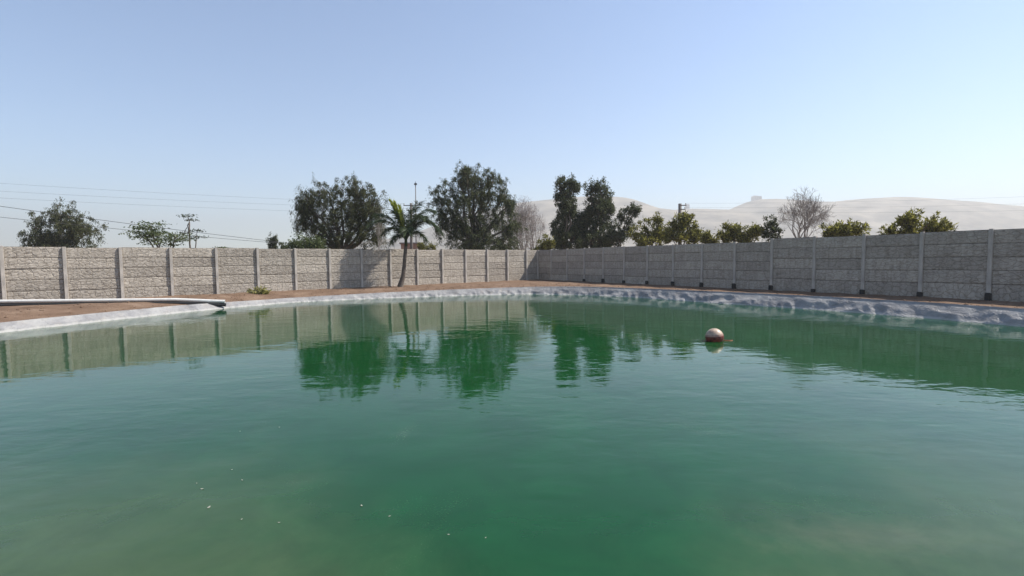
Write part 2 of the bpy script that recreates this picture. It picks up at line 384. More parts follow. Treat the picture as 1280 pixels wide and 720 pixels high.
# liner: a creased sheet draped over the rim and down under the water
prof = [(.62, -.03), (.56, .0), (.48, .015), (.42, .02), (.36, .012), (.32, -.005)]
Lv = []; Lf = []
NP = 34
for i in range(NS):
    p, n = OUT[i], NRM[i]; s = u[i]; rz = p[2]
    rise = rz
    hem = .10 * mnoise.noise(Vector((s * .9, 4, 0))) + .05 * mnoise.noise(Vector((s * 3.1, 9, 0)))
    for k in range(NP):
        t = k / (NP - 1)
        if t < .28:                                     # lying on the bank
            a = t / .28; off = .56 + hem * (1 - a) - a * .16; z = rz - .02 + .05 * a
            if a < .1: z -= .06
            wr = .015
        else:                                           # slope into the water
            a = (t - .28) / .72; off = .40 - a * 1.05; z = rz + .03 - a * (rz + .55)
            rnd0 = max(0, 1 - a * 7); off += .03 * rnd0; z -= .03 * rnd0 * a * 7
            wr = .115 * min(1, a * 3.0) ** 1.3
        A_ = a if t >= .28 else 0
        big_ = .6 + .7 * mnoise.noise(Vector((s * .22, 31, 0)))
        f = 1 - abs(mnoise.noise(Vector((s * .62 + A_ * 1.1, A_ * 1.7, 1.7)))) * 2.4             # long sharp folds along the bank
        f2 = 1 - abs(mnoise.noise(Vector((s * 1.7 - A_ * 1.3, A_ * 2.6, 7.7)))) * 2.4
        f3 = mnoise.noise(Vector((s * 5.5, A_ * 5, 2.2)))
        mixr = .5 + .5 * math.tanh((p[0] - 3.5) / 2.5)                  # long slack folds to the right, tight crinkles elsewhere
        f4 = 1 - abs(mnoise.noise(Vector((s * 3.3 + A_ * .9, A_ * 3.0, 17.7)))) * 2.6
        dsp = wr * (f * (.4 + .45 * mixr) * big_ + f2 * .42 + f4 * .34 * (1 - .6 * mixr) + f3 * .16 - .35)
        Lv.append((p[0] + n[0] * (off - dsp * .75), p[1] + n[1] * (off - dsp * .75), z + dsp * .65))
for i in range(NS):
    j = (i + 1) % NS
    for k in range(NP - 1):
        Lf.append((i * NP + k, j * NP + k, j * NP + k + 1, i * NP + k + 1))
bm = MB(); bm.add(Lv, Lf); o = bm.build('pond_liner', M['liner'], smooth=True)
tag(o, 'creased pale grey plastic liner draped over the pond rim', 'pond liner')

# ------------------------------------------------------------------ clods and stones on the bare strip
bm = MB(); ico = [(0, 0, 1), (.9, 0, .3), (.28, .85, .35), (-.72, .52, .3), (-.72, -.52, .35), (.28, -.85, .3), (.6, .5, -.4), (-.3, .8, -.4), (-.85, 0, -.4), (-.2, -.8, -.4), (.65, -.5, -.4)]
icf = [(0, 1, 2), (0, 2, 3), (0, 3, 4), (0, 4, 5), (0, 5, 1), (1, 6, 2), (2, 7, 3), (3, 8, 4), (4, 9, 5), (5, 10, 1), (2, 6, 7), (3, 7, 8), (4, 8, 9), (5, 9, 10), (1, 10, 6)]
for _ in range(2600):
    i = rnd.randrange(NS) if rnd.random() < .15 else rnd.randrange(int(NS * .02), int(NS * .62)); p, n = OUT[i], NRM[i]; dd = .62 + 4.6 * rnd.random() ** 1.6
    t = min(1, max(0, (dd - .42) / 2.4)); t = t * t * (3 - 2 * t)
    r_ = rnd.choice((.012, .018, .022, .03, .03, .045)) * rnd.uniform(.7, 1.6); a = rnd.uniform(0, 6.28); ca, sa = math.cos(a), math.sin(a)
    x, y = p[0] + n[0] * dd, p[1] + n[1] * dd; z = (p[2] - .035) * (1 - t) + GZ * t
    z += .045 * mnoise.fractal(Vector((x * .9, y * .9, 3)), 1, 2, 4) * min(1, dd)
    sx, sy, sz = rnd.uniform(.8, 1.5), rnd.uniform(.7, 1.1), rnd.uniform(.5, .9)
    bm.add([(x + r_ * (vx * sx * ca - vy * sy * sa), y + r_ * (vx * sx * sa + vy * sy * ca), z + r_ * vz * sz) for vx, vy, vz in ico], icf)
tag(bm.build('soil_clods', M['soil'], smooth=False), 'loose clods and stones scattered over the brown soil', 'stones', kind='stuff')

# ------------------------------------------------------------------ hills
prof_px = [(-1400, 300), (-700, 318), (-200, 322), (250, 318), (420, 309), (520, 294), (580, 270), (645, 255), (690, 250), (730, 246.5), (770, 247), (785, 250), (800, 256), (815, 261), (835, 263.5),
           (850, 262), (870, 261.8), (905, 263), (918, 260), (930, 254), (938, 251), (950, 249.5), (975, 250.5), (1005, 253), (1030, 253.5), (1060, 250), (1110, 247),
           (1180, 252), (1260, 261), (1400, 268), (1700, 258), (2100, 280), (2800, 310)]
HD = 2000.
hx = [p[0] for p in prof_px]; hy = [p[1] for p in prof_px]
nx = 420; ys = np.linspace(-640, 640, 60)
Hv = []
for iy, dy in enumerate(ys):
    for ix in range(nx):
        px = -1400 + 4200 * ix / (nx - 1)
        hh = at(px, float(np.interp(px, hx, hy)), HD).z
        Y = HD + dy; X = (px - 640) / F * HD
        a = abs(dy) / 640
        fall = max(0, math.cos(min(1, a) * math.pi / 2)) ** 1.3
        nz = mnoise.fractal(Vector((X * .004, Y * .004, .3)), 1, 2, 6)
        ridge = abs(mnoise.fractal(Vector((X * .007, Y * .0026, 5.3)), 1, 2, 5))
        z = GZ - 4 + (hh - GZ + 4) * fall - (ridge * 26) * (1 - fall) * min(1, hh / 60) * (2.2 * fall) + nz * 8 * (1 - fall)
        Hv.append((X, Y, z))
Hf = [(i * nx + j, i * nx + j + 1, (i + 1) * nx + j + 1, (i + 1) * nx + j) for i in range(len(ys) - 1) for j in range(nx - 1)]
bm = MB(); bm.add(Hv, Hf); o = bm.build('hills', M['hill'], smooth=True)
tag(o, 'pale desert hills fading into haze behind the trees', 'hills', kind='structure')

# ------------------------------------------------------------------ haze
bm = MB(); bm.box((0, 900, 133), 9200, 4400, 276)
hz = bm.mesh('haze'); hm = bpy.data.materials.new('haze_air'); hm.use_nodes = True
hn = hm.node_tree.nodes; hn.remove(hn['Principled BSDF'])
pv = hn.new('ShaderNodeVolumePrincipled'); pv.inputs['Color'].default_value = (.93, .905, .87, 1)
pv.inputs['Density'].default_value = .00054; pv.inputs['Anisotropy'].default_value = .2
hm.node_tree.links.new(pv.outputs[0], hn['Material Output'].inputs['Volume'])
o = link('haze', hz, hm); tag(o, 'pale dusty haze in the air', 'haze', kind='stuff')

# ------------------------------------------------------------------ walls
TH = .8782; DTH = .1202
CORN = Vector((2.3075, 43.3128, 0))
dL = Vector((-math.sin(TH), -math.cos(TH), 0)); dR = Vector((math.cos(TH + DTH), -math.sin(TH + DTH), 0))
WH = 2.55; S = 2.1
def pick_dir(d): return math.atan2(d.y, d.x)
def bevel_box(name, sx, sy, sz, bev, sub=0):
    b = bmesh.new(); bmesh.ops.create_cube(b, size=1)
    for v in b.verts: v.co = (v.co.x * sx, v.co.y * sy, v.co.z * sz)
    bmesh.ops.bevel(b, geom=b.edges[:], offset=bev, segments=2, affect='EDGES')
    me = bpy.data.meshes.new(name); b.to_mesh(me); b.free(); return me
def panel_mesh(L, Hh, seed):     # a cast slab whose faces are cleft like stacked stone
    nx_, nz_ = 34, 9
    v = []; f = []
    for side in (0, 1):
        for j in range(nz_ + 1):
            for i in range(nx_ + 1):
                x = -L / 2 + L * i / nx_; z = -Hh / 2 + Hh * j / nz_
                e = min(min(i, nx_ - i) / 1.0, min(j, nz_ - j) / 1.0); e = min(1, e)
                y = .020 + e * (.012 + .013 * mnoise.noise(Vector((x * 5 + seed * 9, z * 9, seed + side * 7))) +   .008 * mnoise.noise(Vector((x * 13, z * 17 + seed, side))))
                v.append((x, y if side else -y, z))
    n = (nx_ + 1) * (nz_ + 1); W = nx_ + 1
    for side in (0, 1):
        for j in range(nz_):
            for i in range(nx_):
                a = side * n + j * W + i; q = (a, a + 1, a + W + 1, a + W); f.append(q if not side else q[::-1])
    def edge(a, b): f.append((a, a + n, b + n, b))
    for i in range(nx_): edge(i, i + 1); edge(nz_ * W + i + 1, nz_ * W + i)
    for j in range(nz_): edge((j + 1) * W, j * W); edge(j * W + nx_, (j + 1) * W + nx_)
    me = bpy.data.meshes.new('panel'); me.from_pydata(v, [], f); me.update()
    bmm = bmesh.new(); bmm.from_mesh(me); bmesh.ops.recalc_face_normals(bmm, faces=bmm.faces[:]); bmm.to_mesh(me); bmm.free()
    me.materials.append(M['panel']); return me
PH = .512
PMESH = [panel_mesh(S - .10, PH + .006, k) for k in range(7)]
PMESH_S = {}
post_me = bevel_box('post', .14, .25, 1.0, .012); post_me.materials.append(M['post'])
foot_me = bevel_box('footing', .17, .29, .36, .02); foot_me.materials.append(M['footing'])
def child(name, me, parent, loc, rz, scale=None):
    o = bpy.data.objects.new(name, me); COL.objects.link(o); o.parent = parent
    o.matrix_parent_inverse = Matrix.Translation(parent.location).inverted()
    o.location = loc; o.rotation_euler.z = rz
    if scale: o.scale = scale
    return o
def wall(d, off, nb, label, foot, steps):
    base = CORN + d * (off + S * nb / 2); base.z = GZ
    root = empty('concrete_wall', base, label, 'wall')
    rz = pick_dir(d); wr = random.Random(3 if foot else 5)
    for k in range(nb + 1):
        p = CORN + d * (off + S * k); dz = steps(k)
        jit = wr.uniform(-.015, .015)
        child('post', post_me, root, (p.x, p.y, GZ - .35 + (WH + .385 + dz + jit) / 2), rz + wr.uniform(-.04, .04), (1, .72 if foot else 1, WH + .385 + dz + jit))
        if foot and k > 1:
            nrm = Vector((-d.y, d.x, 0)); nrm = nrm if nrm.dot(-p) > 0 else -nrm
            q = p + nrm * .03
            child('footing', foot_me, root, (q.x, q.y, GZ + .03 + wr.uniform(-.05, .06)), rz, (1, 1, wr.uniform(.8, 1.3)))
    for k in range(nb):
        m_ = CORN + d * (off + S * (k + .5)); dz = steps(k + .5)
        slip = wr.uniform(-.035, .02)
        for r in range(5):
            z = GZ + dz + slip + WH - 5 * PH + PH * (r + .5)
            o = child('panel', PMESH[wr.randrange(7)], root, (m_.x, m_.y, z), rz + wr.uniform(-.006, .006))
            nn = Vector((-d.y, d.x, 0)); o.location += nn * wr.uniform(-.014, .014)
            if r == 0: ex = .14 + dz; o.scale.z = (PH + ex) / PH; o.location.z -= ex / 2
    # the short make-up bay in the corner
    L = off - .15
    mm = CORN + d * (off / 2 + .02)
    for r in range(5):
        key = (round(L, 2), r)
        if key not in PMESH_S: PMESH_S[key] = panel_mesh(L, PH + .006, 20 + r)
        o = child('panel', PMESH_S[key], root, (mm.x, mm.y, GZ + WH - 5 * PH + PH * (r + .5)), rz)
        if r == 0: o.scale.z = (PH + .14) / PH; o.location.z -= .07
    return root
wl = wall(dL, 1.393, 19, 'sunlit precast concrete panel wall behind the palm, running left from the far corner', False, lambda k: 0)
child('post', post_me, wl, (CORN.x - .01, CORN.y - .02, GZ - .35 + (WH + .37) / 2), .9, (1.9, 1.1, WH + .37))
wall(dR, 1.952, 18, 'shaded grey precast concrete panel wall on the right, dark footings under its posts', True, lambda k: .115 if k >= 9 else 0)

# ------------------------------------------------------------------ trees
def leaves(centers, dirs, L, W, droop=0.0):
    """one bent-free quad per leaf: base at centre, pointing along dirs"""
    n = len(centers); d = dirs + nrs.normal(0, .12, (n, 3)); d[:, 2] -= droop
    d /= np.linalg.norm(d, axis=1)[:, None] + 1e-9
    s = np.cross(d, nrs.normal(0, 1, (n, 3))); s /= np.linalg.norm(s, axis=1)[:, None] + 1e-9
    l = L * nrs.uniform(.6, 1.35, (n, 1)); ww = W * nrs.uniform(.6, 1.3, (n, 1)) / 2
    mid = centers + d * l * .45
    return np.stack([centers, mid + s * ww, centers + d * l, mid - s * ww], 1)

def limb(mb, a, b, r0, r1, n=5, wob=.12, sides=5, sag=0):
    a, b = Vector(a), Vector(b); L = (b - a).length; pts = []; rad = []
    for i in range(n + 1):
        t = i / n; p = a.lerp(b, t)
        k = math.sin(t * math.pi) * L * wob
        p += Vector((rnd.uniform(-1, 1), rnd.uniform(-1, 1), rnd.uniform(-.5, 1))) * k * .5
        p.z += sag * math.sin(t * math.pi) * L
        pts.append(p); rad.append(r0 + (r1 - r0) * t)
    mb.tube(pts, rad, sides); return pts

def rand_dirs(n):
    d = nrs.normal(0, 1, (n, 3)); return d / np.linalg.norm(d, axis=1)[:, None]

def tree(name, label, cat, px, Y, lobes, leafm, style='round', clump=1.0, ll=.16, lw=.07, per=46, bark='bark', trunk_r=.2,
         group=None, fork=.3, gap=.0, cs=.42, trunks=1):
    """lobes: (px, py, rx, ry) in photo pixels at distance Y, each with its own depth"""
    base = at(px, 330, Y); base.z = GZ - .05
    root = empty(name, base, label, cat, group)
    k = Y / F; tb = MB(); C = []; D = []
    ztop = max(at(l[0], l[1], Y).z for l in lobes)
    forkz = GZ + (ztop - GZ) * fork
    stems = []
    for ti in range(trunks):
        sp = Vector((rnd.uniform(-.5, .5), rnd.uniform(-.4, .4), 0)) * (trunks > 1)
        ft = Vector((base.x + rnd.uniform(-.3, .3) + sp.x * 1.6, base.y + rnd.uniform(-.3, .3), forkz))
        limb(tb, base + sp * .5, ft, trunk_r, trunk_r * .75, 6, .06, 8); stems.append(ft)
    big = lobes; lobes = []
    for lx, ly, lrx, lry in big:
        if style == 'layer': lobes.append((lx, ly, lrx, lry, 1)); continue
        lobes.append((lx, ly, lrx * .88, lry * .88, 1))
        for _ in range(5):
            a = rnd.uniform(0, 6.28); f_ = rnd.uniform(.30, .46); q = rnd.uniform(.55, .82)
            lobes.append((lx + math.cos(a) * lrx * q, ly + math.sin(a) * lry * q, lrx * f_, lry * f_, 0))
    for li, (lx, ly, lrx, lry, main) in enumerate(lobes):
        c = at(lx, ly, Y) + Vector((0, rnd.uniform(-1, 1) * .55 * lrx * k, 0))
        rr = np.array([lrx * k, (lrx + lry) * .5 * k * .95, lry * k])
        ft = stems[li % len(stems)]
        if main: limb(tb, ft, c, trunk_r * .5, trunk_r * .2, 5, .14, 6)
        vol = rr[0] * rr[1] * rr[2]; area = vol ** (2 / 3) * 12
        n = max(5, int(area * (2.2 if main else 2.6) * clump))
        d = rand_dirs(n); rad = nrs.uniform(.15, 1, (n, 1)) ** .42
        # uneven outline
        j = np.array([1 + .30 * mnoise.noise(Vector(tuple(v * 2.1 + li * 7))) for v in d])[:, None]
        pts = np.array(c) + d * rad * rr * j
        for q in range(n):
            p = pts[q]
            if p[2] < GZ + .25: continue
            if gap and mnoise.noise(Vector(tuple(p * (1.1 if style == 'weep' else 1.5)))) > (gap if style == 'weep' else gap * .8): continue
            if q % 4 == 0: limb(tb, c.lerp(ft, .12 * rnd.random()), p, trunk_r * .13 + .012, .008, 3, .10, 4)
            if style in ('weep', 'up', 'round') and rnd.random() < .3 and d[q][2] > -.35:      # stray shoots beyond the outline
                e = d[q] * rnd.uniform(.15, .6) + np.array([0, 0, rnd.uniform(0, .45)]) * (d[q][2] > 0); p0 = p.copy(); p = p + e * (1 if style == 'weep' else .55)
                limb(tb, c.lerp(ft, .1) if main else c, p, .016, .006, 3, .1, 3)
            m_ = max(8, int(per * rnd.uniform(.4, 1.35))); sz = cs * rnd.uniform(.6, 1.3)
            if style == 'weep':                                   # hanging sprays
                ns_ = 4; cc = []; dd = []
                for _ in range(ns_):
                    lift = max(0., d[q][2]) * rnd.uniform(.2, 1.1) if rnd.random() < .75 else 0
                    out = np.array([d[q][0], d[q][1], 0]) * .5 + nrs.normal(0, .34, 3); out[2] += lift; ln = sz * rnd.choice((1.0, 1.4, 2.1)) * rnd.uniform(.6, 1.4)
                    t = nrs.uniform(0, 1, (m_ // ns_ + 1, 1))
                    path = p + out * ln * t * (1.2 - .5 * t) + np.array([0, 0, -1]) * ln * t * t * (1 - .75 * min(1, lift)) + nrs.normal(0, .075, (len(t), 3))
                    cc.append(path); dv = rand_dirs(len(t)) * .8 + np.array([0, 0, -.75]); dd.append(dv)
                C.append(np.vstack(cc)); D.append(np.vstack(dd))
            elif style == 'layer':                                # flat tiers
                o_ = nrs.normal(0, 1, (m_, 3)) * np.array([sz * 1.3, sz * 1.3, sz * .16]); C.append(p + o_)
                dv = rand_dirs(m_); dv[:, 2] *= .35; D.append(dv)
            elif style == 'up':                                   # upright whorled tips
                o_ = nrs.normal(0, 1, (m_, 3)) * np.array([sz * .30, sz * .30, sz * .42]); C.append(p + o_)
                D.append(rand_dirs(m_) + np.array([0, 0, .55]) + d[q] * .5)
            else:
                o_ = nrs.normal(0, 1, (m_, 3)) * sz * .55; C.append(p + o_)
                D.append(rand_dirs(m_) + d[q] * .55 + np.array([0, 0, -.15]))
    V = leaves(np.vstack(C), np.vstack(D), ll, lw, .35 if style == 'weep' else .05)
    tb.build('trunk', M[bark], root, True)
    link('crown', quads_mesh('crown', V), M[leafm], root)
    return root

def bare_tree(label, px, Y, top_py, halfw, bark, seed, r0=.13, leafm=None, group=None, forks=5, levels=6, stems=1, baseh=.0):
    r_ = random.Random(seed)
    base = at(px, 330, Y); base.z = GZ - .05
    H = at(px, top_py, Y).z - base.z; k = Y / F; Wd = halfw * k
    root = empty('bare_tree', base, label, 'tree', group)
    tb = []; bb = MB(); tips = []
    def grow(p, d, L, r, lev):
        n = 3; pts = [p]; q = p.copy(); dd = d.copy()
        for i in range(n):
            dd = (dd + Vector((r_.gauss(0, .10), r_.gauss(0, .10), r_.gauss(.05, .06)))).normalized(); q = q + dd * (L / n); pts.append(q.copy())
        rad = [r + (r * .62 - r) * i / n for i in range(n + 1)]
        (tb[-1] if lev == 0 else bb).tube(pts, rad, 6 if lev < 2 else (4 if lev < 4 else 3), caps=lev == 0)
        if lev >= levels: tips.append((q, dd)); return
        m = 2 if lev > 0 and r_.random() < .45 else 3
        if lev == 0: m = forks
        for j in range(m):
            axis = dd.orthogonal().normalized(); axis.rotate(Matrix.Rotation(2 * math.pi * (j / m) + r_.uniform(-.6, .6), 3, dd))
            spread = r_.uniform(.35, .75) if lev else r_.uniform(.35, .8) * min(1.3, Wd / H * 2)
            nd = (dd * math.cos(spread) + axis * math.sin(spread)).normalized()
            start = pts[-1] if j < 2 or lev == 0 else pts[-2]
            grow(start, nd, L * r_.uniform(.62, .86), max(.0085, r * r_.uniform(.5, .66)), lev + 1)
    for s_ in range(stems):
        a = r_.uniform(0, 6.28); tb.append(MB())
        tilt = Vector((math.cos(a) * .45, math.sin(a) * .45, 1)).normalized() if stems > 1 else Vector((.02, 0, 1))
        grow(base + (Vector((math.cos(a), math.sin(a), 0)) * r_.uniform(.2, 2.3) * (stems > 3)), tilt, H * (.2 if stems > 3 else .26), r0, 0)
    # fit the branching to the tree's height and spread
    allv = np.array(sum((q.v for q in tb), []) + bb.v); zt = np.percentile(allv[:, 2], 99.6) - base.z; wx = np.percentile(np.abs(allv[:, 0] - base.x), 98.5)
    sx, sz = Wd / wx, H / zt
    def fit(vs): return [(base.x + (x - base.x) * sx, base.y + (y - base.y) * sx, base.z + (z - base.z) * sz) for x, y, z in vs]
    bb.v = fit(bb.v)
    for q in tb: q.v = fit(q.v); q.build('trunk', M[bark], root, True)
    bb.build('branches', M[bark], root, True)
    if leafm:
        T = np.array(fit([tuple(t[0]) for t in tips])); T = np.repeat(T, 3, 0) + nrs.normal(0, .10, (len(T) * 3, 3))
        link('seed_pods', quads_mesh('seed_pods', leaves(T, rand_dirs(len(T)), .11, .06, .2)), M[leafm], root)
    return root

# big pepper tree behind the sunlit wall
tree('pepper_tree', 'broad dark weeping tree behind the sunlit wall, left of the palm', 'tree', 430, 40,
     [(400, 268, 26, 22), (425, 252, 30, 20), (452, 250, 26, 22), (462, 278, 20, 24), (425, 285, 36, 24), (388, 262, 13, 12), (400, 294, 26, 20), (447, 236, 14, 10), (455, 297, 24, 18), (378, 280, 9, 14), (384, 248, 13, 9), (410, 240, 16, 11), (376, 262, 8, 10), (469, 284, 12, 18), (464, 258, 12, 14)],
     'pepper', 'weep', 1.0, .15, .036, 84, trunk_r=.3, gap=.42, cs=.36)
tree('shrub', 'light green bushy shrub at the foot of the broad weeping tree', 'shrub', 384, 37,
     [(384, 306, 16, 10), (374, 309, 9, 9), (393, 311, 12, 8)], 'shrub', 'round', 1.6, .17, .09, 40, trunk_r=.07, cs=.28)
tree('pepper_tree', 'tall dark weeping tree behind the wall, right of the palm', 'tree', 592, 47,
     [(578, 235, 26, 20), (612, 240, 24, 20), (560, 262, 16, 24), (592, 268, 34, 34), (630, 268, 16, 26), (590, 222, 16, 12), (616, 226, 12, 9), (575, 298, 18, 18), (605, 302, 26, 20), (548, 245, 9, 9), (637, 256, 8, 9), (583, 213, 6, 6), (641, 282, 9, 12), (634, 298, 14, 14), (552, 284, 11, 16), (604, 306, 34, 9)],
     'pepper2', 'weep', 1.0, .17, .042, 84, trunk_r=.34, gap=.40, cs=.40)
tree('shade_tree', 'dark narrow-topped tree beside the pale leafless tree, left of its twin', 'tree', 706, 50,
     [(705, 240, 11, 13), (706, 254, 12, 15), (709, 264, 12, 18), (702, 284, 13, 20), (716, 302, 26, 16), (700, 294, 12, 16), (700, 233, 7, 7), (717, 234, 7, 8)],
     'olive', 'up', 1.5, .19, .075, 60, trunk_r=.24, gap=.45, cs=.36)
tree('shade_tree', 'dark round-topped tree in the middle of the clump, right of its taller twin', 'tree', 742, 51,
     [(750, 246, 14, 13), (749, 257, 14, 13), (747, 268, 14, 17), (733, 290, 20, 22), (757, 262, 10, 14), (756, 292, 15, 16), (738, 302, 28, 15), (730, 280, 12, 14), (738, 238, 7, 7), (750, 236, 8, 6)],
     'olive', 'up', 1.5, .19, .075, 60, trunk_r=.24, gap=.43, cs=.36, trunks=2)
tree('shade_tree', 'small dark tree leaning right from the edge of the dark clump', 'tree', 772, 49,
     [(786, 270, 12, 11), (778, 286, 14, 14), (770, 300, 12, 12), (792, 264, 6, 6), (764, 296, 8, 14)],
     'olive', 'up', 1.35, .18, .075, 50, trunk_r=.14, gap=.35, cs=.32)

# yellow-green orchard trees along the shaded wall
OG = 'yellow green orchard trees behind the shaded wall'
def orchard(label, px, Y, lobes): tree('orchard_tree', label, 'tree', px, Y, lobes, 'mango', 'up', 1.45, .25, .085, 34, trunk_r=.12, gap=.42, cs=.30, group=OG)
orchard('yellow green leafy tree just right of the dark clump of trees', 811, 44, [(800, 292, 13, 12), (815, 288, 14, 14), (827, 296, 9, 12), (812, 302, 20, 10), (821, 280, 6, 6)])
orchard('yellow green leafy tree at the foot of the thick utility pole', 856, 42, [(846, 288, 9, 10), (860, 282, 9, 12), (868, 292, 9, 11), (856, 300, 20, 10), (861, 273, 5, 6), (838, 296, 8, 9)])
orchard('small yellow green tree in the gap before the thin grey shrub, left of two', 913, 39, [(912, 292, 9, 8), (918, 296, 9, 8), (904, 298, 9, 6), (918, 288, 5, 5)])
orchard('small yellow green tree next to the thin grey shrub, right of two', 940, 38.5, [(938, 294, 9, 7), (945, 291, 5, 6), (932, 298, 8, 5)])
orchard('tiny yellow green treetop peeping over the wall right of the utility pole tree', 886, 41, [(882, 299, 5, 5), (890, 302, 5, 4)])
orchard('yellow green tree over the shaded wall, right of the leafless tree', 1056, 33, [(1050, 291, 13, 8), (1064, 286, 13, 10), (1040, 294, 8, 5), (1078, 290, 12, 10)])
orchard('broad yellow green tree over the near end of the shaded wall', 1140, 29, [(1125, 287, 20, 10), (1150, 284, 22, 11), (1172, 287, 16, 9), (1140, 278, 10, 6)])
orchard('yellow green bush low behind the wall under the pale leafless tree', 684, 46, [(684, 308, 9, 6), (676, 310, 7, 5)])
orchard('yellow green bush beside the small house, right of the palm', 533, 58, [(530, 310, 7, 4), (538, 312, 6, 4)])
tree('shrub', 'thin grey green shrub left of the leafless tree on the right', 'shrub', 966, 38,
     [(970, 282, 7, 9), (962, 288, 7, 9), (966, 296, 12, 8)], 'olive', 'up', 1.1, .17, .07, 40, trunk_r=.06, cs=.26, gap=.3)

bare_tree('pale leafless tree full of dry pods between two dark trees', 668, 55, 251, 37, 'twig', 4, .12, 'drybloom', levels=6, stems=6, forks=5)
bare_tree('leafless brown tree with fine spreading twigs against the hill on the right', 1000, 37, 239, 38, 'twig', 9, .15, None, levels=8, forks=5)
bare_tree('leafless thin pale tree in front of the broad weeping tree', 468, 37.5, 262, 17, 'palebark', 15, .06, None, levels=5, forks=3, stems=2)

# far left: layered trees and scraps of green over the wall
tree('layered_tree', 'tall thin tree with flat layered tiers at the far left', 'tree', 238, 42,
     [(238, 270, 13, 1.6), (236, 275, 8, 1.6), (231, 293, 9, 2.6), (234, 298, 9, 1.8)], 'almond', 'layer', 1.5, .17, .07, 26, trunk_r=.075, fork=.9, cs=.24)
tree('layered_tree', 'shorter layered tree just right of the tall thin tiered one', 'tree', 244.5, 41,
     [(248, 288, 7, 1.3), (243, 296.5, 9, 1.8)], 'almond', 'layer', 1.7, .17, .07, 26, trunk_r=.05, fork=.9, cs=.22)
tree('shade_tree', 'leafy green tree at the far left beside the tiered trees', 'tree', 205, 38,
     [(198, 298, 14, 9), (217, 302, 11, 7), (182, 292, 14, 11), (190, 284, 10, 8), (222, 296, 7, 4)], 'shrub', 'layer', 1.3, .2, .09, 46, trunk_r=.16, gap=.4, cs=.36)
tree('conifer_shrub', 'small dark upright shrub top over the middle of the sunlit wall', 'shrub', 341, 52,
     [(341, 304, 5, 5), (340, 310, 7, 5), (343, 300, 3, 3)], 'olive', 'up', 2.0, .15, .06, 40, trunk_r=.06, cs=.22)
tree('shrub', 'low green shrub tip over the sunlit wall above the drying weed', 'shrub', 276, 45,
     [(272, 309.5, 5, 2), (281, 309.5, 5, 2.2)], 'shrub', 'layer', 2.0, .15, .08, 30, trunk_r=.04, cs=.18)
tree('shrub', 'tiny shrub tip over the sunlit wall beside the broad weeping tree', 'shrub', 355, 46,
     [(355, 309.5, 3, 2.4)], 'olive', 'round', 2.0, .13, .07, 30, trunk_r=.04, cs=.16)
tree('pepper_tree', 'hazy dark weeping tree far off beyond the left end of the wall', 'tree', 70, 48,
     [(70, 285, 30, 20), (45, 292, 22, 20), (98, 294, 22, 18), (75, 265, 18, 12), (60, 304, 34, 14)], 'pepper', 'weep', 1.1, .19, .06, 50, trunk_r=.24, gap=.42, cs=.38)

